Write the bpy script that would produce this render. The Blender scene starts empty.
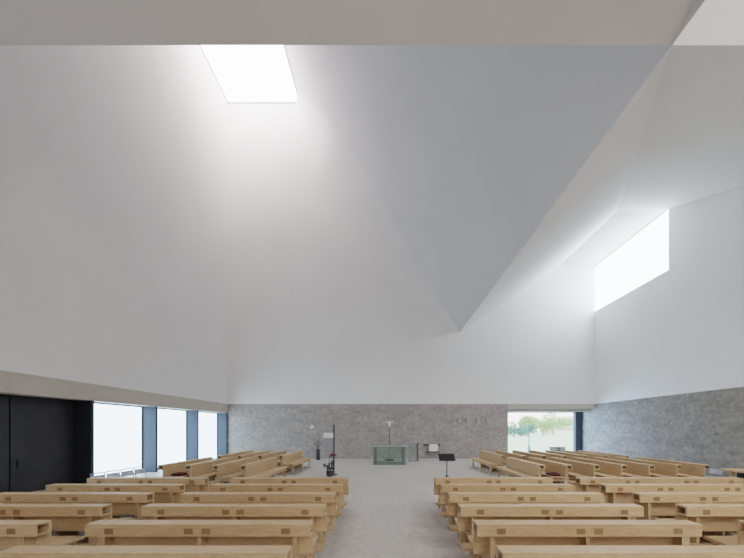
import bpy, bmesh, math, random
from mathutils import Vector, Matrix
random.seed(7)
sc = bpy.context.scene
C = sc.collection
PI = math.pi

# ------------------------------------------------------------------ materials
def new_mat(name):
    m = bpy.data.materials.new(name); m.use_nodes = True
    nt = m.node_tree; nt.nodes.clear()
    out = nt.nodes.new('ShaderNodeOutputMaterial')
    return m, nt, out
def N(nt, t, **kw):
    n = nt.nodes.new(t)
    for k, v in kw.items(): setattr(n, k, v)
    return n
def ramp(nt, fac, stops):
    r = N(nt, 'ShaderNodeValToRGB')
    el = r.color_ramp.elements
    while len(el) < len(stops): el.new(0.5)
    for e, (p, c) in zip(el, stops):
        e.position = p; e.color = (*c, 1)
    nt.links.new(fac, r.inputs[0]); return r.outputs[0]
def mixc(nt, fac, a, b, mode='MIX'):
    m = N(nt, 'ShaderNodeMix', data_type='RGBA', blend_type=mode)
    if isinstance(fac, (int, float)): m.inputs[0].default_value = fac
    else: nt.links.new(fac, m.inputs[0])
    for s, v in ((6, a), (7, b)):
        if isinstance(v, tuple): m.inputs[s].default_value = (*v, 1)
        else: nt.links.new(v, m.inputs[s])
    return m.outputs[2]
def noise(nt, vec, scale, detail=4, rough=.55):
    n = N(nt, 'ShaderNodeTexNoise'); n.inputs['Scale'].default_value = scale
    n.inputs['Detail'].default_value = detail; n.inputs['Roughness'].default_value = rough
    nt.links.new(vec, n.inputs['Vector']); return n.outputs['Fac']
def mapping(nt, vec, scale=(1,1,1), rot=(0,0,0)):
    m = N(nt, 'ShaderNodeMapping'); m.inputs['Scale'].default_value = scale; m.inputs['Rotation'].default_value = rot
    nt.links.new(vec, m.inputs['Vector']); return m.outputs[0]
def objvec(nt): return N(nt, 'ShaderNodeTexCoord').outputs['Object']
def bsdf(nt, out, col, rough=.6, bump=None, bstr=.2, metal=0, spec=.5):
    p = N(nt, 'ShaderNodeBsdfPrincipled')
    if isinstance(col, tuple): p.inputs['Base Color'].default_value = (*col, 1)
    else: nt.links.new(col, p.inputs['Base Color'])
    p.inputs['Roughness'].default_value = rough; p.inputs['Metallic'].default_value = metal
    p.inputs['Specular IOR Level'].default_value = spec
    if bump is not None:
        b = N(nt, 'ShaderNodeBump'); b.inputs['Strength'].default_value = bstr; b.inputs['Distance'].default_value = .02
        nt.links.new(bump, b.inputs['Height']); nt.links.new(b.outputs[0], p.inputs['Normal'])
    nt.links.new(p.outputs[0], out.inputs[0]); return p

def m_plain(name, col, rough=.6, metal=0, var=.12, scale=9, spec=.4):
    m, nt, out = new_mat(name); v = objvec(nt)
    f = noise(nt, v, scale)
    c = ramp(nt, f, [(.25, tuple(x*(1-var) for x in col)), (.75, tuple(min(1, x*(1+var)) for x in col))])
    bsdf(nt, out, c, rough, metal=metal, spec=spec); return m

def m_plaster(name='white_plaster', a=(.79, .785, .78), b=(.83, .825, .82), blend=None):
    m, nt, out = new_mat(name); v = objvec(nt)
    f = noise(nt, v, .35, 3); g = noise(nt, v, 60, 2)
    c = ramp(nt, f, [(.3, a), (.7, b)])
    if blend:      # plain wall tone on upright faces, painted shade tone where it turns away
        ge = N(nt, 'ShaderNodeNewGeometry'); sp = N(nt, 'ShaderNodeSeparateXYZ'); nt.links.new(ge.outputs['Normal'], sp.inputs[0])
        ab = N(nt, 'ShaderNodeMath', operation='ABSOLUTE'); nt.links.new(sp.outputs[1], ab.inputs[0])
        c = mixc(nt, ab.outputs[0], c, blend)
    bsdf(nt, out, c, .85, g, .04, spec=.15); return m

def m_stone(name, dark, light, vary):
    m, nt, out = new_mat(name); v = objvec(nt)
    n1 = noise(nt, mapping(nt, v, (.8, .8, 2.0)), .9, 5, .65); n2 = noise(nt, mapping(nt, v, (.9, .9, 1.15)), 4.6, 6, .72)
    vo = N(nt, 'ShaderNodeTexVoronoi'); vo.inputs['Scale'].default_value = 4.2; nt.links.new(v, vo.inputs['Vector'])
    base = ramp(nt, n2, [(.28, dark), (.5, tuple((a+b)/2 for a, b in zip(dark, light))), (.72, light)])
    base = mixc(nt, .55, base, ramp(nt, n1, [(.36, vary[0]), (.64, vary[1])]), 'MULTIPLY')
    # pale pebbles embedded in the conglomerate
    f1 = ramp(nt, vo.outputs['Distance'], [(.06, (1,1,1)), (.17, (0,0,0))])
    n3 = noise(nt, v, 1.7, 2); f3 = ramp(nt, n3, [(.5, (0,0,0)), (.62, (1,1,1))])
    pf = mixc(nt, 1.0, f1, f3, 'MULTIPLY')
    base = mixc(nt, pf, base, tuple(min(1, x*1.45) for x in light))
    # thin block joints
    sx = N(nt, 'ShaderNodeSeparateXYZ'); nt.links.new(v, sx.inputs[0])
    ad = N(nt, 'ShaderNodeMath', operation='ADD'); nt.links.new(sx.outputs[0], ad.inputs[0]); nt.links.new(sx.outputs[1], ad.inputs[1])
    cb = N(nt, 'ShaderNodeCombineXYZ'); nt.links.new(ad.outputs[0], cb.inputs[0]); nt.links.new(sx.outputs[2], cb.inputs[1])
    br = N(nt, 'ShaderNodeTexBrick'); nt.links.new(cb.outputs[0], br.inputs['Vector'])
    br.inputs['Color1'].default_value = (1,1,1,1); br.inputs['Color2'].default_value = (.88,.87,.86,1); br.inputs['Mortar'].default_value = (.7,.69,.68,1)
    br.inputs['Scale'].default_value = 1; br.inputs['Mortar Size'].default_value = .008
    br.inputs['Brick Width'].default_value = 1.7; br.inputs['Row Height'].default_value = .61
    base = mixc(nt, .35, base, br.outputs['Color'], 'MULTIPLY')
    bsdf(nt, out, base, .8, n2, .35, spec=.25); return m

def m_floor():
    m, nt, out = new_mat('pale_stone_floor'); v = objvec(nt)
    n1 = noise(nt, v, .55, 4, .6); n2 = noise(nt, v, 7, 6, .7)
    c = ramp(nt, n2, [(.3, (.46, .435, .41)), (.7, (.63, .605, .575))])
    c = mixc(nt, .7, c, ramp(nt, n1, [(.3, (.86, .86, .87)), (.7, (1, .985, .97))]), 'MULTIPLY')
    br = N(nt, 'ShaderNodeTexBrick'); nt.links.new(v, br.inputs['Vector'])
    br.offset = .5
    br.inputs['Color1'].default_value = (1,1,1,1); br.inputs['Color2'].default_value = (.94,.935,.93,1); br.inputs['Mortar'].default_value = (.84,.83,.82,1)
    br.inputs['Scale'].default_value = 1; br.inputs['Mortar Size'].default_value = .008
    br.inputs['Brick Width'].default_value = .8; br.inputs['Row Height'].default_value = 1.2
    c = mixc(nt, .8, c, br.outputs['Color'], 'MULTIPLY')
    bsdf(nt, out, c, .5, n2, .08, spec=.35); return m

def m_oak(name, a, b, axis_scale, rough=.5):
    m, nt, out = new_mat(name); v = objvec(nt)
    oi = N(nt, 'ShaderNodeObjectInfo')
    ad = N(nt, 'ShaderNodeVectorMath', operation='ADD'); nt.links.new(v, ad.inputs[0])
    mu = N(nt, 'ShaderNodeMath', operation='MULTIPLY'); mu.inputs[1].default_value = 37.0; nt.links.new(oi.outputs['Random'], mu.inputs[0])
    cb = N(nt, 'ShaderNodeCombineXYZ')
    for k in range(3): nt.links.new(mu.outputs[0], cb.inputs[k])
    nt.links.new(cb.outputs[0], ad.inputs[1])
    vv = mapping(nt, ad.outputs[0], axis_scale)
    g = noise(nt, vv, 9, 6, .6); g2 = noise(nt, vv, 2.2, 3, .5)
    c = ramp(nt, g, [(.3, a), (.68, b)])
    c = mixc(nt, .6, c, ramp(nt, g2, [(.3, (.82, .80, .76)), (.7, (1.0, 1.0, 1.0))]), 'MULTIPLY')
    tint = ramp(nt, oi.outputs['Random'], [(0, (.90, .88, .86)), (1, (1.0, 1.0, 1.0))])
    c = mixc(nt, 1.0, c, tint, 'MULTIPLY')
    bsdf(nt, out, c, rough, g, .05, spec=.4); return m

def m_emit_pane(name, col, strength):
    m, nt, out = new_mat(name); v = objvec(nt)
    f = noise(nt, v, .6, 2)
    c = ramp(nt, f, [(.3, tuple(x*.97 for x in col)), (.7, col)])
    e = N(nt, 'ShaderNodeEmission'); e.inputs[1].default_value = strength
    nt.links.new(c, e.inputs[0]); nt.links.new(e.outputs[0], out.inputs[0]); return m

def m_glass(name, tint, fac, edge=None):
    m, nt, out = new_mat(name)
    t = N(nt, 'ShaderNodeBsdfTransparent'); t.inputs[0].default_value = (*tint, 1)
    p = N(nt, 'ShaderNodeBsdfPrincipled'); p.inputs['Base Color'].default_value = (*(edge or tint), 1); p.inputs['Roughness'].default_value = .12
    v = objvec(nt); n = noise(nt, v, 4, 3)
    lw = N(nt, 'ShaderNodeLayerWeight'); lw.inputs[0].default_value = .35
    r = ramp(nt, lw.outputs['Facing'], [(.1, (fac,)*3), (.85, (min(1, fac*2.6),)*3)])
    mx = N(nt, 'ShaderNodeMixShader')
    k = mixc(nt, .25, r, ramp(nt, n, [(.3, (fac*.7,)*3), (.7, (fac*1.3,)*3)]))
    nt.links.new(k, mx.inputs[0]); nt.links.new(t.outputs[0], mx.inputs[1]); nt.links.new(p.outputs[0], mx.inputs[2])
    nt.links.new(mx.outputs[0], out.inputs[0]); return m

PLASTER = m_plaster()
SHELL = m_plaster('cool_shaded_plaster', (.63, .64, .665), (.67, .68, .705))  # ceiling shells: shade put into the white plaster's base colour, cool here
SHELL_N_SHADE = m_plaster('warm_shaded_plaster', (.62, .595, .585), (.66, .635, .625))  # same white plaster, darkened and warmed to hold the near shell's shade
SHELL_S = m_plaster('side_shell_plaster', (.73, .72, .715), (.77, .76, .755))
FOLD = m_plaster('fold_shade_blend', (.63, .64, .665), (.67, .68, .705), (.81, .805, .80))  # runs from the shell's painted shade tone to the plain wall white
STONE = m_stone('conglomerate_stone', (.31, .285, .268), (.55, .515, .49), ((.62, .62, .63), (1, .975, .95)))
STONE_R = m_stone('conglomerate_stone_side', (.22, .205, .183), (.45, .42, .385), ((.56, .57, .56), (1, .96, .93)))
CONC = m_plain('cast_concrete', (.52, .48, .43), .8, var=.08, scale=2.2, spec=.2)
FLOOR = m_floor()
OAK = m_oak('oak', (.51, .355, .21), (.665, .50, .32), (1, 8, 8))
OAK_LEG = m_oak('oak_upright', (.48, .335, .20), (.63, .475, .30), (8, 8, 1))
ENDGRAIN = m_oak('oak_end_grain', (.25, .155, .08), (.36, .235, .125), (6, 6, 6))
STEEL_DOOR = m_plain('blackened_steel', (.042, .042, .050), .5, var=.25, scale=2.5, spec=.5)
FIN = m_plain('dark_blue_grey_metal', (.055, .07, .10), .5, var=.06, scale=1.5)
FIN_DARK = m_plain('shadowed_metal', (.03, .032, .042), .5, var=.1, scale=1.5)
BLACK = m_plain('black_metal', (.02, .02, .022), .45, var=.2)
CHROME = m_plain('grey_steel_tube', (.30, .33, .40), .35, metal=.6, var=.1)
CHAIRW = m_plain('pale_grey_shell', (.55, .58, .65), .5, var=.05)
WHITE = m_plain('white_paint', (.82, .82, .82), .5, var=.04)
REDFAB = m_plain('maroon_fabric', (.09, .025, .03), .85, var=.25, scale=40)
FROST = m_emit_pane('frosted_daylight_glass', (.62, .83, 1.0), 3.0)
SKYL = m_emit_pane('skylight_glass', (1, .925, .91), 6.2)
CLER = m_emit_pane('clerestory_glass', (.78, .89, 1.0), 5.5)
REAR_GLOW = m_emit_pane('rear_fill_glow', (1, .98, .955), 9)  # glow of an added pane out of view, lights the near shell
GLASS = m_glass('clear_window_glass', (.97, .985, .98), .05)
ALTARG = m_glass('green_grey_cast_glass', (.93, .96, .945), .10, (.36, .41, .38))
ALTAR_E = m_glass('dense_green_glass', (.70, .77, .74), .28, (.20, .24, .23))
AMBOG = m_glass('blue_green_glass', (.93, .96, .97), .10, (.34, .42, .45))
MEADOW = m_plain('meadow', (.56, .60, .42), .9, var=.22, scale=.25)
BARK = m_plain('bark', (.35, .30, .25), .9)
LEAF = [m_plain('leaf_teal', (.19, .34, .27), .8, var=.25, scale=1.2), m_plain('leaf_pale', (.44, .54, .29), .8, var=.2, scale=1.2), m_plain('leaf_haze', (.56, .63, .46), .8, var=.15, scale=1.2)]  # lightest leaf tone has haze painted in for the far trees
POSTM = m_plain('verdigris_metal', (.13, .19, .19), .6)
BENCHD = m_plain('weathered_timber', (.09, .10, .10), .8, var=.2)
DARKVASE = m_plain('dark_ceramic', (.045, .05, .065), .4)
TWIG = m_plain('grey_twig', (.16, .16, .20), .8)
GREEN = m_plain('dark_foliage', (.035, .06, .045), .7, var=.4, scale=20)
REDFL = m_plain('dark_red_blossom', (.17, .05, .065), .7, var=.3, scale=25)
ICONW = m_plain('white_card', (.78, .78, .80), .6, var=.03)
DARKM = m_plain('dark_bronze', (.10, .095, .10), .5)
SLATE = m_plain('grey_slate', (.25, .25, .27), .7, var=.1, scale=3)
ROOFB = m_plain('brown_tile_roof', (.45, .38, .32), .9)
FARWALL = m_plain('pale_render', (.8, .78, .72), .9)

# ------------------------------------------------------------------ mesh helpers
def bm_(): return bmesh.new()
def box(bm, a, b, bev=0):
    r = bmesh.ops.create_cube(bm, size=1)
    vs = r['verts']
    for v in vs:
        v.co = Vector(((a[i]+b[i])/2 + v.co[i]*(b[i]-a[i])) for i in range(3))
    if bev:
        es = list({e for v in vs for e in v.link_edges})
        bmesh.ops.bevel(bm, geom=es, offset=bev, segments=1, affect='EDGES')
    return bm
def quad(bm, *pts):
    vs = [bm.verts.new(p) for p in pts]; bm.faces.new(vs); return bm
def prism_x(bm, prof, x0, x1):
    """profile in (y, z) extruded along x"""
    a = [bm.verts.new((x0, y, z)) for y, z in prof]; b = [bm.verts.new((x1, y, z)) for y, z in prof]
    n = len(prof)
    bm.faces.new(list(reversed(a))); bm.faces.new(b)
    for i in range(n): bm.faces.new((a[i], a[(i+1) % n], b[(i+1) % n], b[i]))
    bmesh.ops.recalc_face_normals(bm, faces=bm.faces); return bm
def tube(bm, p, q, r0, r1=None, seg=10):
    r1 = r0 if r1 is None else r1
    p = Vector(p); q = Vector(q); d = q-p
    rot = d.to_track_quat('Z', 'Y').to_matrix().to_4x4()
    bmesh.ops.create_cone(bm, cap_ends=True, segments=seg, radius1=r0, radius2=r1, depth=d.length, matrix=Matrix.Translation((p+q)/2) @ rot)
    return bm
def lathe(bm, prof, seg=20, cx=0, cy=0):
    rings = [[bm.verts.new((cx+r*math.cos(2*PI*k/seg), cy+r*math.sin(2*PI*k/seg), z)) for k in range(seg)] for r, z in prof]
    for a, b in zip(rings, rings[1:]):
        for k in range(seg): bm.faces.new((a[k], a[(k+1) % seg], b[(k+1) % seg], b[k]))
    bm.faces.new(list(reversed(rings[0]))); bm.faces.new(rings[-1])
    bmesh.ops.recalc_face_normals(bm, faces=bm.faces); return bm
def obj(name, bm, mat, parent=None, loc=None, smooth=False):
    me = bpy.data.meshes.new(name); bm.to_mesh(me); bm.free(); me.materials.append(mat)
    if smooth:
        for p in me.polygons: p.use_smooth = True
    o = bpy.data.objects.new(name, me); C.objects.link(o)
    if parent: o.parent = parent
    if loc: o.location = loc
    return o
def tag(o, label, cat, group=None, kind=None):
    o['label'] = label; o['category'] = cat
    if group: o['group'] = group
    if kind: o['kind'] = kind
    return o
def thing(name, label, cat, loc=(0,0,0), rz=0, group=None):
    o = bpy.data.objects.new(name, None); C.objects.link(o); o.empty_display_size = .2
    o.location = loc; o.rotation_euler = (0, 0, rz)
    return tag(o, label, cat, group)
def struct(name, bm, mat, label, cat, parent=None, smooth=False):
    o = obj(name, bm, mat, parent, smooth=smooth)
    if not parent:
        o['kind'] = 'structure'; o['label'] = label; o['category'] = cat
    return o
def dup(root, loc, rz, label, group):
    r = root.copy(); C.objects.link(r); r.location = loc; r.rotation_euler = (0, 0, rz)
    r['label'] = label; r['group'] = group
    for ch in list(root.children):
        c = ch.copy(); C.objects.link(c); c.parent = r
        for g in list(ch.children):
            d = g.copy(); C.objects.link(d); d.parent = c
    return r

# ------------------------------------------------------------------ camera (shift lens, level)
F = 310.0; H = 2.05
cam = bpy.data.cameras.new('camera'); co = bpy.data.objects.new('camera', cam); C.objects.link(co)
cam.sensor_fit = 'HORIZONTAL'; cam.sensor_width = 36; cam.lens = 36*F/744
cam.shift_x = -17/744; cam.shift_y = 149/744; cam.clip_end = 800; cam.clip_start = .05
co.location = (0, 0, H); co.rotation_euler = (PI/2, 0, 0)
sc.camera = co

# ------------------------------------------------------------------ setting
XL, XR, YB, YF = -10.8, 13.8, 20.8, -8.0      # inner faces
HS = 3.66                                     # top of the stone / concrete band
RX, RY, RZ = 4.76, 5.215, 8.49                  # crossing of the two low ceiling ridges
GL = -11.45                                   # plane of the side glazing
WT = .4

struct('floor', box(bm_(), (XL-1.2, YF-.5, -.3), (XR+.6, 22.2, 0)), FLOOR, 'pale grey stone slab floor of the church', 'floor')

# left side: concrete lintel beam, fins, glazing, steel doors
struct('trim_1', box(bm_(), (XL-.9, YF, 3.05), (XL, YB, HS)), CONC, 'long exposed concrete lintel beam above the side glazing', 'beam')
struct('wall_left', box(bm_(), (XL-WT, YF, HS), (XL, YB, 25)), PLASTER, 'tall white plastered wall above the concrete lintel', 'wall')
fins = [11.31, 14.45, 17.58, 20.68]
pitch = 3.13
ks = list(range(-6, 4))
n = 1
for k in ks:
    y = 11.31 + pitch*k
    if y > YF:
        struct('trim_%d' % (k+20), box(bm_(), (GL, y-.06, 0), (XL-.02, y+.06, 3.05)), FIN if k > 0 else FIN_DARK, {-1: 'upright metal fin on the near side of the steel doors', 0: 'dark upright metal fin between the steel doors and the first frosted window', 1: 'blue-grey metal fin between the first and second frosted windows from the doors', 2: 'blue-grey metal fin between the second and third frosted windows from the doors', 3: 'blue-grey metal fin where the frosted windows meet the altar wall'}.get(k, 'metal fin behind the viewer, number %d back from the doors' % -k), 'window fin')
    y0 = y+.06; y1 = y+pitch-.06
    if y0 >= YB-.2: continue
    if y1 < YF: continue
    y1 = min(y1, YB); y0 = max(y0, YF)
    if k == -1:      # the door bay
        for i, (a, b) in enumerate(((y0, 9.34), (9.38, y1))):
            d = struct('door_%d' % (i+1), box(bm_(), (GL-.08, a, .01), (GL, b, 2.98)), STEEL_DOOR,
                       'blackened steel door leaf under the concrete lintel, ' + ('with dark recessed pull beside its seam' if i else 'cut by the picture edge'), 'door')
            if i:
                hb = bm_(); box(hb, (GL, a+.14, .80), (GL+.035, a+.19, 1.08), .006)
                obj('door_handle', hb, BLACK, d)
        hb = bm_(); box(hb, (GL-.08, y0, 2.98), (GL+.05, y1, 3.05))
        struct('trim_8', hb, BLACK, 'black head rail above the steel doors', 'trim')
    elif k < -2:
        struct('wall_bay_%d' % (k+8), box(bm_(), (GL-.08, y0, 0), (GL, y1, 3.05)), CONC, 'closed concrete bay behind the viewer', 'wall')
    else:
        pb = bm_(); quad(pb, (GL, y0, .05), (GL, y1, .05), (GL, y1, 3.0), (GL, y0, 3.0))
        w = struct('window_%d' % n, pb, FROST, 'tall frosted side window glowing with daylight, bay %s' % ['nearest the steel doors', 'in the middle', 'next to the altar wall'][max(0, min(2, k))] if k >= 0 else 'unseen frosted pane added as fill light', 'window')  # the bay before the doors is out of view, added for fill
        fb = bm_()
        for a, b in (((y0, 0), (y1, .05)), ((y0, 3.0), (y1, 3.05)), ((y0, .05), (y0+.04, 3.0)), ((y1-.04, .05), (y1, 3.0))):
            box(fb, (GL-.05, a[0], a[1]), (GL+.03, b[0], b[1]))
        obj('window_frame', fb, FIN_DARK, w)
        n += 1
struct('wall_outer', box(bm_(), (GL-.35, YF-.3, -.3), (GL-.1, YB+.3, 4)), CONC, 'outer concrete backing of the side glazing', 'wall')

# altar wall: stone base with the garden window opening at its right end, white plaster above
NX = 7.98; NY = 22.2
struct('wall_back_stone', box(bm_(), (XL-1, YB, 0), (NX, YB+.5, HS)), STONE, 'low wall of grey conglomerate stone behind the altar', 'wall')
struct('wall_back', box(bm_(), (XL-1, YB, HS), (XR+.5, YB+.5, 25)), PLASTER, 'tall white plastered wall above the stone altar wall', 'wall')
struct('trim_2', box(bm_(), (NX-.2, YB+.5, 3.2), (XR+.5, NY+.3, HS+.3)), CONC, 'concrete lintel over the garden window', 'beam')
lb = bm_(); box(lb, (NX, YB+.03, 3.36), (XR, YB+.5, HS)); struct('trim_3', lb, CONC, 'smooth concrete strip along the head of the garden window niche', 'beam')
struct('wall_niche', box(bm_(), (NX-.5, YB+.5, 0), (NX, NY+.2, 3.3)), STONE, 'stone return beside the garden window', 'wall')
# garden window
wb = bm_(); box(wb, (NX, NY, .05), (13.36, NY+.02, 3.16))
wn = struct('window_20', wb, GLASS, 'large clear garden window beside the altar wall', 'window')
fb = bm_()
box(fb, (NX, NY-.03, 0), (13.3, NY+.05, .06)); box(fb, (NX, NY-.03, 3.15), (13.3, NY+.05, 3.2))
obj('window_frame', fb, FIN_DARK, wn)
jb = bm_(); box(jb, (13.34, NY-.05, 0), (13.58, NY+.25, 3.2)); struct('trim_4', jb, FIN, 'slender blue-grey metal post closing the garden window', 'window post')
jb = bm_(); box(jb, (13.58, NY-.08, 0), (XR, NY+.25, 3.2)); struct('trim_5', jb, FIN, 'dark metal jamb of the garden window', 'window jamb')

# right wall: stone below, white above with the clerestory opening
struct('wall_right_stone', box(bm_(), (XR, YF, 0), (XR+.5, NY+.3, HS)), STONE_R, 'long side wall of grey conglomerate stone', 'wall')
CW = (15.3, 20.8, 9.86, 12.85)                # y0 y1 z0 z1
rb = bm_()
box(rb, (XR, YF, HS), (XR+.5, CW[0], 25)); box(rb, (XR, CW[0], HS), (XR+.5, YB+.5, CW[2])); box(rb, (XR, CW[0], CW[3]), (XR+.5, YB+.5, 25))
struct('wall_right', rb, PLASTER, 'white plastered side wall with one high window', 'wall')
pb = bm_(); quad(pb, (XR+.03, CW[0], CW[2]), (XR+.03, CW[0], CW[3]), (XR+.03, CW[1], CW[3]), (XR+.03, CW[1], CW[2]))
struct('window_21', pb, CLER, 'high clerestory window glowing white in the corner of the side wall', 'window')
# wall behind the viewer, with an unseen glowing pane added to light the shells
struct('wall_front', box(bm_(), (XL-1, YF-.5, 0), (XR+.5, YF, 25)), PLASTER, 'white wall behind the viewer', 'wall')
pb = bm_(); quad(pb, (RX+.6, YF+.03, 10.3), (XR-.5, YF+.03, 10.3), (XR-.5, YF+.03, 14.0), (RX+.6, YF+.03, 14.0))
struct('window_22', pb, REAR_GLOW, 'unseen glowing pane added behind the viewer as fill light', 'window')

# folded ceiling shells
SX, SY, SZ = -5.97, 15.9, 23.9                # skylight inner corner
cb = bm_()
def poly(*pts): cb.faces.new([cb.verts.new(p) for p in pts])
# tall shell toward the altar: slope to the right of the skylight and slope in front of it
poly((RX, RY, RZ), (RX, YB, RZ), (SX, YB, SZ), (SX, SY, SZ))
poly((RX, RY, RZ), (SX, SY, SZ), (XL, SY, SZ), (XL, RY, RZ))
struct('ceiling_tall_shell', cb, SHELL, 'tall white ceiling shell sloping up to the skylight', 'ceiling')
cb = bm_()
# soft rounded transition between the altar wall and the tall slope
A = Vector((SX, SZ)); B = Vector((RX, RZ)); d = (B-A).normalized(); nrm = Vector((d.y, -d.x))
if nrm.x > 0: nrm = -nrm
rows = []
for i in range(25):
    t = i/24; P = A.lerp(B, t); r = 3.2*(1-t)**.55*min(1, .25+t*3) + .02
    rows.append([])
    for j in range(17):
        a = j/16*PI/2
        p = P + nrm*(r - r*math.sin(a))
        rows[-1].append(cb.verts.new((p.x + nrm.x*.004, YB - .004 - r + r*math.cos(a), p.y + nrm.y*.004)))
for a, b in zip(rows, rows[1:]):
    for j in range(16): cb.faces.new((a[j], a[j+1], b[j+1], b[j]))
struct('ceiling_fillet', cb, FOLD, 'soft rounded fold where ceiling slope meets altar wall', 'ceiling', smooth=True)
cb = bm_()
# lower shell on the garden side
s1, s2 = .663, .43
FX = RX + (12.9-RZ)/s1; FY = RY + (12.9-RZ)/s2
poly((RX, RY, RZ), (RX, YB, RZ), (FX, YB, 12.9), (FX, FY, 12.9))
poly((RX, RY, RZ), (FX, FY, 12.9), (XR, FY, 12.9), (XR, RY, RZ))
poly((FX, FY, 12.9), (FX, YB, 12.9), (XR, YB, 12.9), (XR, FY, 12.9))
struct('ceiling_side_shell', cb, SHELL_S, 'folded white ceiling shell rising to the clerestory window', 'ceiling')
cb = bm_()
# shells over the viewer
poly((XL, RY, RZ), (RX, RY, RZ), (RX, YF, RZ+5.6), (XL, YF, RZ+5.6))
poly((RX, RY, RZ), (RX, YF, RZ), (RX, YF, RZ+5.6))
struct('ceiling_near_shell', cb, SHELL_N_SHADE, 'shaded white ceiling shell over the viewer', 'ceiling')
cb = bm_()
poly((RX+.01, RY, RZ), (XR, RY, RZ), (XR, -3.0, 14.2), (RX+.01, -3.0, 14.2))
poly((RX+.01, -3.0, 14.2), (XR, -3.0, 14.2), (XR, YF, 14.2), (RX+.01, YF, 14.2))
struct('ceiling_bright_shell', cb, PLASTER, 'bright daylit ceiling shell beyond the long ridge', 'ceiling')
struct('ceiling_roof', box(bm_(), (XL-1, YF-.5, 25), (XR+.5, YB+.5, 25.3)), CONC, 'outer roof slab', 'roof')
# skylight
pb = bm_(); quad(pb, (XL, SY, SZ), (SX, SY, SZ), (SX, YB, SZ), (XL, YB, SZ))
w = struct('window_23', pb, SKYL, 'square skylight glowing white high above the corner', 'skylight')
fb = bm_(); box(fb, (SX-.05, SY, SZ-.06), (SX, YB, SZ-.01)); box(fb, (XL, YB-.05, SZ-.06), (SX, YB, SZ-.01)); box(fb, (XL, SY, SZ-.06), (XL+.05, YB, SZ-.01))
obj('window_frame', fb, CONC, w)

# ------------------------------------------------------------------ pews
def make_pew(L, label, group, two_mid=False):
    t = thing('church_pew', label, 'pew', group=group)
    h = L/2
    # open ended shelf box along the top of the back
    b = bm_(); T = .85; D = .19; hh = .155
    box(b, (-h, -D, T-.03), (h, 0, T), .003)                       # top
    box(b, (-h, -D, T-hh), (h, -D+.03, T-.03), .003)               # rear board
    box(b, (-h, -D+.03, T-hh), (h, -.0, T-hh+.025))                # bottom
    xs = [-h+.2, h-.2] + ([-.7, .7] if two_mid else [0])
    for x in xs: box(b, (x-.02, -D+.03, T-hh+.025), (x+.02, -.03, T-.03))
    shelf = obj('book_shelf', b, OAK, t)
    inl = [-h+.3, h-.3]
    for c in ((-.7, .7) if two_mid else (0,)): inl += [c-.11, c+.11]
    for x in inl:
        b = bm_(); box(b, (x-.055, -D-.0015, T-hh+.033), (x+.055, -D+.01, T-hh+.105))
        obj('tenon_joint', b, ENDGRAIN, shelf)
    # leaning backrest board
    b = bm_(); prism_x(b, [(-.03, .42), (.004, .42), (.004, T+.001), (-.03, T-.031)], -h+.002, h-.002)
    obj('backrest', b, OAK, t)
    b = bm_(); prism_x(b, [(.0045, .415), (.48, .435), (.50, .45), (.495, .472), (.48, .476), (.0045, .455)], -h+.05, h-.05)
    box(b, (-h+.12, .41, .34), (h-.12, .44, .433))
    obj('seat', b, OAK, t)
    for x in xs:
        b = bm_(); prism_x(b, [(-D+.03, 0), (-.03, 0), (-.03, .30), (.35, .30), (.35, 0), (.408, 0), (.408, .431), (.0, .415), (-.031, .42), (-.031, T-hh), (-D+.03, T-hh)], x-.025, x+.025)
        obj('leg', b, OAK_LEG, t)
    b = bm_(); box(b, (-h-.01, -.43, .26), (h+.01, -.175, .29), .006)
    kn = obj('kneeler', b, OAK, t)
    for x in xs:
        b = bm_(); prism_x(b, [(-.34, 0), (-D+.031, 0), (-D+.031, .26), (-.40, .26), (-.40, .22)], x-.022, x+.022)
        obj('kneeler_support', b, OAK_LEG, kn)
    return t

proto = {}
ROWN = ['sixth', 'fifth', 'fourth', 'third', 'second', 'front']
def pew(kind, L, loc, rz, label, group):
    if kind not in proto:
        proto[kind] = make_pew(L, label, group, kind == 'long')
        proto[kind].location = loc; proto[kind].rotation_euler = (0, 0, rz); proto[kind]['group'] = group
        return proto[kind]
    return dup(proto[kind], loc, rz, label, group)
LS = 2.8
for k in range(6):
    y = 3.162 + .8816*k
    tail = ' (closest to the viewer)' if k == 0 else ''
    pew('short', LS, (-2.385, y, 0), 0, 'oak pew with shelf back, %s row, centre block on the steel-door side of the aisle' % ROWN[k], 'pews along the aisle on the steel-door side')
    pew('short', LS, (2.495, y, 0), 0, 'oak pew with shelf back, %s row, centre block on the garden-window side of the aisle' % ROWN[k], 'pews along the aisle on the garden-window side')
    if k > 0:
        pew('short', LS, (-5.80, y, 0), 0, 'oak pew with shelf back, %s row, outer block beside the steel doors' % ROWN[k], 'outer pews beside the steel doors')
        pew('long', 3.9, (6.50, y, 0), 0, 'long oak pew with shelf back, %s row, outer block toward the stone side wall' % ROWN[k], 'long outer pews toward the stone side wall')
ORD = ['first', 'second', 'third', 'fourth', 'fifth', 'sixth', 'seventh']
for k in range(7):
    x = 4.87 + .895*k
    pew('short', LS, (x, 11.47, 0), PI/2, 'oak pew turned to the altar space, garden side, near set, %s from the aisle' % ORD[k], 'turned pews on the garden side, near set')
    pew('end', 3.25, (x, 15.1, 0), PI/2, 'oak pew turned to the altar space, garden side, far set, %s from the aisle' % ORD[k], 'turned pews on the garden side, far set')
for k in range(4):
    x = -4.63 - .885*k
    pew('short', LS, (x, 11.42, 0), -PI/2, 'oak pew turned to the altar space, frosted-window side, near set, %s from the aisle' % ORD[k], 'turned pews on the frosted-window side, near set')
    pew('end', 3.25, (x, 15.1, 0), -PI/2, 'oak pew turned to the altar space, frosted-window side, far set, %s from the aisle' % ORD[k], 'turned pews on the frosted-window side, far set')

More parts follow.
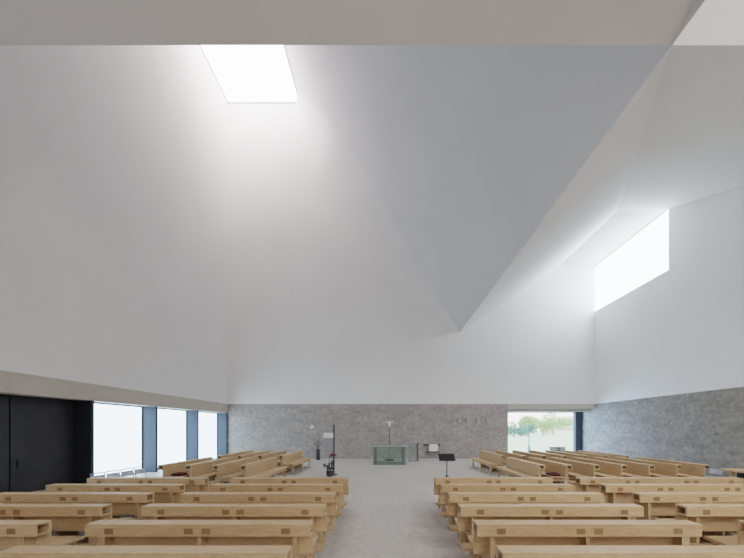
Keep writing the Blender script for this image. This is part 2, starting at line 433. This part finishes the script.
# ------------------------------------------------------------------ chairs at the ends of the turned pews
def make_chair(label, group):
    t = thing('chair', label, 'chair', group=group)
    b = bm_(); box(b, (-.22, -.22, .44), (.22, .22, .465), .008); obj('seat', b, CHAIRW, t)
    b = bm_()
    for i in range(6):
        a0 = -.21+.07*i; a1 = a0+.07; f = lambda x: -.235-.03*(1-(x/.21)**2)
        vs = [bm2 for bm2 in ((a0, f(a0), .61), (a1, f(a1), .61), (a1, f(a1)-.025, .76), (a0, f(a0)-.025, .76))]
        fr = [b.verts.new(v) for v in vs]; bk = [b.verts.new((v[0], v[1]-.015, v[2])) for v in vs]
        b.faces.new(fr); b.faces.new(list(reversed(bk)))
        for q in range(4): b.faces.new((fr[q], bk[q], bk[(q+1) % 4], fr[(q+1) % 4]))
    bmesh.ops.recalc_face_normals(b, faces=b.faces)
    obj('backrest', b, CHAIRW, t)
    for sx in (-1, 1):
        b = bm_(); tube(b, (sx*.21, .2, 0), (sx*.21, .19, .45), .012); obj('leg', b, CHROME, t)
        b = bm_(); tube(b, (sx*.21, -.25, 0), (sx*.21, -.21, .45), .012); tube(b, (sx*.21, -.21, .45), (sx*.225, -.285, .83), .012); obj('leg', b, CHROME, t)
        b = bm_(); tube(b, (sx*.21, .19, .445), (sx*.225, -.21, .445), .011); obj('seat_rail', b, CHROME, t)
    b = bm_(); tube(b, (-.225, -.285, .825), (.225, -.285, .825), .014); obj('top_rail', b, CHROME, t)
    return t
cg = 'pale chairs in a row before the frosted window'
ch = make_chair('pale grey steel chair before the frosted window, first of its row from the turned pews', cg)
ch.scale = (.9, 1, 1); ch.location = (-7.58, 9.76, 0); ch.rotation_euler = (0, 0, -PI/2)
for i in range(1, 4):
    dup(ch, (-7.58-.02*i, 9.76-.445*i, 0), -PI/2, 'pale grey steel chair before the frosted window, %s of its row from the turned pews' % ORD[i], cg)
c2 = dup(ch, (9.99, 9.72, 0), PI/2, 'pale grey steel chair at the end of the turned pews by the stone side wall', 'chair by the stone side wall')

# low oak bench table beside the stone side wall
t = thing('bench_table', 'long low oak table with dark open underside beside the stone side wall', 'table', (10.15, 7.75, 0), 0)
b = bm_(); box(b, (-.35, -1.45, .80), (.35, 1.45, .85), .006); obj('tabletop', b, OAK, t)
for yy in (-1.2, 0, 1.2):
    b = bm_(); box(b, (-.28, yy-.04, .02), (-.22, yy+.04, .80)); box(b, (.22, yy-.04, .02), (.28, yy+.04, .80)); box(b, (-.28, yy-.04, 0), (.28, yy+.04, .06)); obj('leg_frame', b, OAK_LEG, t)
b = bm_(); box(b, (.12, -1.4, .3), (.16, 1.4, .74)); obj('underside_shade', b, FIN_DARK, t)  # dark sheet standing in for the shade beneath the tabletop

# dark red cushions lying on two of the turned pews
def cushion(x, y, label):
    b = bm_(); box(b, (-.17, -.2, 0), (.17, .2, .07), .03)
    o = obj('seat_cushion', b, REDFAB, None, (x, y, .4775), True); tag(o, label, 'cushion', 'dark red cushions on the turned pews')
cushion(-6.98, 10.33, 'dark red cushion on a turned pew at the frosted-window side')
cushion(5.48, 10.36, 'dark red cushion on a turned pew at the garden side')

# ------------------------------------------------------------------ altar, cross, ambo and other furnishings
def rrect(w, d, r, n=6):
    pts = []
    for cx, cy, a0 in ((w/2-r, d/2-r, 0), (-w/2+r, d/2-r, 90), (-w/2+r, -d/2+r, 180), (w/2-r, -d/2+r, 270)):
        for i in range(n+1):
            a = math.radians(a0+90*i/n); pts.append((cx+r*math.cos(a), cy+r*math.sin(a)))
    return pts
def shell(bm, po, pi, z0, z1):
    n = len(po)
    v = [[bm.verts.new((x, y, z)) for x, y in p] for p, z in ((po, z0), (po, z1), (pi, z1), (pi, z0))]
    for a, b in ((0, 1), (1, 2), (2, 3), (3, 0)):
        for i in range(n): bm.faces.new((v[a][i], v[a][(i+1) % n], v[b][(i+1) % n], v[b][i]))
    bmesh.ops.recalc_face_normals(bm, faces=bm.faces)
t = thing('altar', 'greenish glass block altar with rounded corners before the stone wall', 'altar', (0.02, 17.7, 0))
b = bm_(); shell(b, rrect(1.86, .95, .22), rrect(1.62, .71, .12), .06, 1.0); obj('glass_body', b, ALTARG, t)
for s in (-1, 1):
    b = bm_(); box(b, (s*.80-.07, -.34, .06), (s*.80+.07, .34, 1.0), .03); obj('end_block', b, ALTAR_E, t)
b = bm_(); shell(b, rrect(1.90, .99, .24), rrect(1.58, .67, .11), 0, .06); obj('base_ring', b, m_plain('grey_green_base', (.20, .245, .225), .5), t)
b = bm_(); shell(b, rrect(1.88, .97, .23), rrect(1.60, .69, .12), 1.0, 1.03); obj('top_rim', b, m_plain('bright_glass_edge', (.34, .41, .37), .3), t)

t = thing('processional_cross', 'tall thin standing cross with small white figure behind the altar', 'cross', (0.03, 19.6, 0))
b = bm_(); lathe(b, [(.30, 0), (.30, .06), (.24, .09), (.05, .11), (.03, .14)], 20); obj('foot', b, BLACK, t)
b = bm_(); tube(b, (0, 0, .07), (0, 0, 2.16), .016); obj('pole', b, BLACK, t)
b = bm_()
tube(b, (0, 0, 2.12), (0, 0, 2.30), .035, .055); tube(b, (0, 0, 2.30), (0, 0, 2.40), .055, .03)
bmesh.ops.create_icosphere(b, subdivisions=2, radius=.045, matrix=Matrix.Translation((0, -.01, 2.45)))
for s in (-1, 1): tube(b, (s*.03, 0, 2.37), (s*.24, 0, 2.46), .034, .022)
obj('figure', b, WHITE, t, smooth=True)

t = thing('ambo', 'slender blue-green glass lectern standing beside the altar', 'lectern', (1.52, 19.1, 0))
for s in (-1, 1):
    b = bm_(); box(b, (s*.28-.02, -.16, .03), (s*.28+.02, .16, 1.12), .006); obj('side_panel', b, AMBOG, t)
b = bm_(); box(b, (-.26, -.01, .03), (.26, .015, 1.05)); obj('front_panel', b, AMBOG, t)
b = bm_(); prism_x(b, [(-.2, 1.06), (.2, 1.2), (.2, 1.225), (-.2, 1.085)], -.34, .34); obj('book_rest', b, AMBOG, t)
b = bm_(); box(b, (-.36, -.22, 0), (.36, .22, .03), .008); obj('base', b, SLATE, t)
b = bm_(); box(b, (.20, -.17, .03), (.235, .17, 1.1)); obj('edge_strip', b, BLACK, t)

t = thing('credence', 'white box on a dark bracket shelf mounted on the stone altar wall', 'wall box', (2.83, 20.8, 0))
b = bm_(); box(b, (-.36, -.34, .44), (.5, 0, .50), .006); obj('shelf', b, DARKM, t)
b = bm_(); box(b, (-.16, -.33, .50), (.40, -.03, .96), .01); obj('cabinet', b, WHITE, t)
b = bm_(); box(b, (-.52, -.05, .84), (.60, 0, .99), .004); obj('backplate', b, DARKM, t)

t = thing('music_stand', 'black metal music stand with wide desk beside the aisle', 'music stand', (2.24, 12.0, 0))
b = bm_(); prism_x(b, [(-.10, .80), (.16, 1.03), (.16, 1.045), (-.12, .80)], -.31, .31); box(b, (-.31, -.15, .79), (.31, -.10, .805)); obj('desk', b, BLACK, t)
b = bm_(); tube(b, (0, 0, .1), (0, 0, .9), .016); obj('pole', b, BLACK, t)
for i in range(3):
    a = math.radians(90+120*i); b = bm_(); tube(b, (0, 0, .22), (.3*math.cos(a), .3*math.sin(a), .012), .012); obj('leg', b, BLACK, t)

# four little pale wall ornaments in a line
for i, px in enumerate((458.6, 467.2, 477.6, 487)):
    x = (px-389)/F*20.75
    nm = ['farthest from the garden window', 'second in line from the altar', 'third in line from the altar', 'closest to the garden window'][i]
    t = thing('wall_sconce', 'small pale candle sconce on the stone wall, ' + nm, 'sconce', (x, 20.8, 2.55), 0, 'four sconces in a line on the altar wall')
    b = bm_(); box(b, (-.15, -.02, -.15), (-.02, 0, .14), .005); obj('backplate', b, SLATE, t)
    b = bm_(); lathe(b, [(.02, -.17), (.07, -.11), (.075, -.08), (.03, -.075)], 14, .04, -.09); tube(b, (.04, 0, -.13), (.04, -.09, -.13), .012); obj('bracket', b, m_plain('pale_metal', (.5, .49, .48), .4), t)
    b = bm_(); tube(b, (.04, -.09, -.08), (.04, -.09, .12), .035); tube(b, (.04, -.09, .12), (.04, -.09, .15), .005); obj('candle', b, m_plain('ivory_wax', (.50, .475, .455), .6, var=.03), t)

# left of the altar: wall lamp, vase with twigs, tall stand with white plate, flower pot
t = thing('wall_lamp', 'small white winged lamp on the altar wall above the twig vase', 'lamp', (-5.1, 20.8, 2.02))
b = bm_(); box(b, (-.05, -.06, -.06), (.05, 0, .04), .01); obj('mount', b, SLATE, t)
b = bm_(); lathe(b, [(.20, .02), (.17, .06), (.06, .12), (.03, .22), (.01, .25)], 16, 0, -.2); obj('lamp_shade', b, WHITE, t, smooth=True)
b = bm_(); tube(b, (0, 0, 0), (0, -.2, .03), .012); obj('arm', b, SLATE, t)

t = thing('twig_vase', 'tall dark vase holding bare branching twigs by the altar wall', 'vase', (-4.56, 19.9, 0))
b = bm_(); lathe(b, [(.10, 0), (.125, .05), (.12, .45), (.10, .62), (.115, .70), (.10, .70)], 18); obj('vase', b, DARKVASE, t, smooth=True)
b = bm_()
for i in range(16):
    a = random.uniform(0, 2*PI); s = random.uniform(.15, .42); z = random.uniform(1.0, 1.5)
    p = (0, 0, .6); q = (s*.5*math.cos(a), s*.5*math.sin(a), .6+(z-.6)*.6); r = (s*math.cos(a), s*math.sin(a), z)
    tube(b, p, q, .012, .010, 5); tube(b, q, r, .010, .006, 5)
    for j in range(3):
        u = Vector(q).lerp(Vector(r), random.random()); w2 = u + Vector((random.uniform(-.12, .12), random.uniform(-.1, .1), random.uniform(.02, .14)))
        tube(b, u, w2, .007, .004, 4)
        bmesh.ops.create_icosphere(b, subdivisions=1, radius=.018, matrix=Matrix.Translation(w2))
obj('twigs', b, TWIG, t)

sx_, sy_ = -2.42, 13.6
t = thing('candle_stand', 'tall thin dark stand carrying a white plate beside the flower pot', 'stand', (sx_, sy_, 0))
b = bm_(); lathe(b, [(.17, 0), (.17, .02), (.05, .04), (.025, .06)], 18); obj('foot', b, BLACK, t)
b = bm_(); tube(b, (0, 0, .05), (0, 0, 2.2), .032); obj('pole', b, m_plain('dark_iron', (.06, .062, .065), .5), t)
b = bm_(); box(b, (-.45, -.02, 1.62), (-.02, .0, 1.84), .004); obj('plate', b, ICONW, t)
b = bm_(); box(b, (-.40, -.012, 1.88), (-.02, .0, 2.1), .004); obj('upper_panel', b, m_plain('pale_slate', (.34, .34, .36), .7, var=.08), t)

def leafball(b, c, r, n, s, flat=1):
    for _ in range(n):
        u = Vector((random.gauss(0, 1), random.gauss(0, 1), random.gauss(0, 1))).normalized()*r*random.uniform(.55, 1)
        u.z *= flat
        p = Vector(c)+u
        a = Vector((random.gauss(0, 1), random.gauss(0, 1), random.gauss(0, 1))).normalized()*s
        k = Vector((random.gauss(0, 1), random.gauss(0, 1), random.gauss(0, 1))).normalized()*s*.5
        b.faces.new([b.verts.new(p-a), b.verts.new(p+k), b.verts.new(p+a), b.verts.new(p-k)])
t = thing('flower_arrangement', 'dark leafy pot plant with dark red blossoms before the stand', 'plant', (-2.50, 13.15, 0))
b = bm_(); lathe(b, [(.10, 0), (.15, .03), (.17, .22), (.15, .24)], 18); obj('pot', b, DARKVASE, t)
b = bm_(); leafball(b, (0, 0, .38), .18, 90, .06); leafball(b, (.1, 0, .6), .10, 30, .045); leafball(b, (-.2, 0, .46), .10, 30, .05)
for i in range(5): tube(b, (0, 0, .2), (random.uniform(-.1, .2), random.uniform(-.1, .1), .8), .008, .006, 5)
obj('foliage', b, GREEN, t)
for i in range(6):
    b = bm_(); c = (random.uniform(0, .26), random.uniform(-.08, .08), random.uniform(.78, .94))
    bmesh.ops.create_icosphere(b, subdivisions=1, radius=.045, matrix=Matrix.Translation(c)); leafball(b, c, .06, 14, .035)
    obj('blossom', b, REDFL, t)

# flush grey stone panel in the altar wall behind the stand
b = bm_(); box(b, (-4.3, 20.785, 0.02), (-3.62, 20.81, 2.15)); struct('door_3', b, m_plain('smooth_grey_panel', (.33, .315, .31), .7, var=.06, scale=2), 'flush grey door panel in the stone altar wall', 'door')

# ------------------------------------------------------------------ garden outside
b = bm_(); quad(b, (-150, 22.3, -.12), (260, 22.3, -.12), (260, 420, -.12), (-150, 420, -.12))
g = obj('meadow_ground', b, MEADOW); tag(g, 'pale sunlit meadow outside the garden window', 'meadow', kind='structure')
def tree(px, z, w, h0, h1, mat, label, group):
    x = (px-389)/F*z
    t = thing('tree', label, 'tree', (x, z, -.12), 0, group)
    b = bm_(); tube(b, (0, 0, 0), (0, 0, h0+(h1-h0)*.5), w*.03, w*.015, 8); obj('trunk', b, BARK, t)
    b = bm_()
    for i in range(9):
        c = (random.uniform(-.33, .33)*w, random.uniform(-.3, .3)*w, h0+(h1-h0)*random.uniform(.2, .75))
        leafball(b, c, w*.23, 170, w*.042, min(1.3, (h1-h0)/w*1.1))
    obj('crown', b, mat, t)
tg = 'trees beyond the meadow'
tree(514, 70, 4.6, .1, 3.6, LEAF[0], 'low blue-green shrub tree seen at the window edge nearest the altar', tg)
tree(528, 80, 4.2, .1, 3.6, LEAF[0], 'low blue-green shrub tree behind the garden post', tg)
tree(520, 110, 10, .6, 7.5, LEAF[1], 'pale green tree towering over the blue-green shrubs', tg)
tree(543, 85, 5.5, .1, 5.4, LEAF[1], 'yellow-green round tree in the middle of the garden window', tg)
tree(553, 102, 7.5, .2, 6.4, LEAF[1], 'yellow-green tree above the garden bench', tg)
tree(566, 130, 11, .6, 7.6, LEAF[2], 'faint pale tree behind the far roof', tg)
tree(536, 150, 15, .8, 10.0, LEAF[2], 'faint pale tree farthest off behind the yellow-green trees', tg)
x = (566-389)/F*120
t = thing('far_house', 'low far house with brown roof beyond the meadow', 'house', (x, 120, -.12))
b = bm_(); box(b, (-2.6, -2, 0), (2.6, 2, 1.6)); obj('wall', b, FARWALL, t)
b = bm_(); prism_x(b, [(-2.4, 1.55), (2.4, 1.55), (0, 3.0)], -3, 3); obj('roof', b, ROOFB, t)
x = (529-389)/F*27
t = thing('garden_post', 'slender grey-green post widening at its foot on the lawn', 'post', (x, 27, -.12))
b = bm_(); lathe(b, [(.12, 0), (.13, .45), (.07, .62), (.06, .75)], 14); obj('base', b, POSTM, t)
b = bm_(); tube(b, (0, 0, .7), (0, 0, 1.75), .055, .035); obj('shaft', b, POSTM, t)
x = (557.5-389)/F*28
t = thing('garden_bench', 'dark weathered timber bench on the lawn outside the window', 'bench', (x, 28, -.12))
b = bm_()
for i in range(4): box(b, (-.65, -.2+.11*i, .42), (.65, -.11+.11*i, .46))
obj('seat', b, BENCHD, t)
for s in (-1, 1):
    b = bm_(); box(b, (s*.42-.2, -.18, 0), (s*.42+.2, .18, .42)); obj('leg', b, BENCHD, t)
b = bm_(); box(b, (-.62, .02, .05), (.62, .06, .42)); obj('apron', b, BENCHD, t)

# ------------------------------------------------------------------ light
w = bpy.data.worlds.new('sky'); sc.world = w; w.use_nodes = True
nt = w.node_tree; bg = nt.nodes['Background']
tc = N(nt, 'ShaderNodeTexCoord'); sp = N(nt, 'ShaderNodeSeparateXYZ'); nt.links.new(tc.outputs['Generated'], sp.inputs[0])
c = ramp(nt, sp.outputs[2], [(.48, (.97, .98, .97)), (.62, (.90, .95, 1.0)), (1.0, (.34, .58, 1.0))])
nt.links.new(c, bg.inputs[0]); bg.inputs[1].default_value = 2.3

def area(name, loc, rot, sx, sy, power, col):
    l = bpy.data.lights.new(name, 'AREA'); l.shape = 'RECTANGLE'; l.size = sx; l.size_y = sy; l.energy = power; l.color = col
    o = bpy.data.objects.new(name, l); C.objects.link(o); o.location = loc; o.rotation_euler = rot
    return o
area('rear_fill', (-1, -7.5, 5.0), (math.radians(66), 0, 0), 20, 6, 260, (1, .97, .94))  # fill lamp added unseen behind the viewer
area('ridge_fill', (-4.5, 7.2, 11.6), (math.radians(58), 0, 0), 9, 2.5, 1000, (.97, .98, 1))  # added fill, hidden by the near ridge, lifts the altar wall

l = area('garden_blue_fill', (6.6, 24.6, 2.4), (0, 0, 0), 3.0, 3.0, 900, (.34, .58, 1.0))  # lamp added out of sight outdoors, puts blue daylight on the side stone
l.rotation_euler = (Vector((13.8, 20.9, 1.0)) - l.location).to_track_quat('-Z', 'Y').to_euler()

sc.cycles.max_bounces = 14; sc.cycles.diffuse_bounces = 9; sc.cycles.transparent_max_bounces = 16
sc.cycles.use_denoising = True
sc.cycles.sample_clamp_indirect = 6
sc.view_settings.view_transform = 'Filmic'; sc.view_settings.look = 'Medium High Contrast'
sc.view_settings.exposure = 0.8
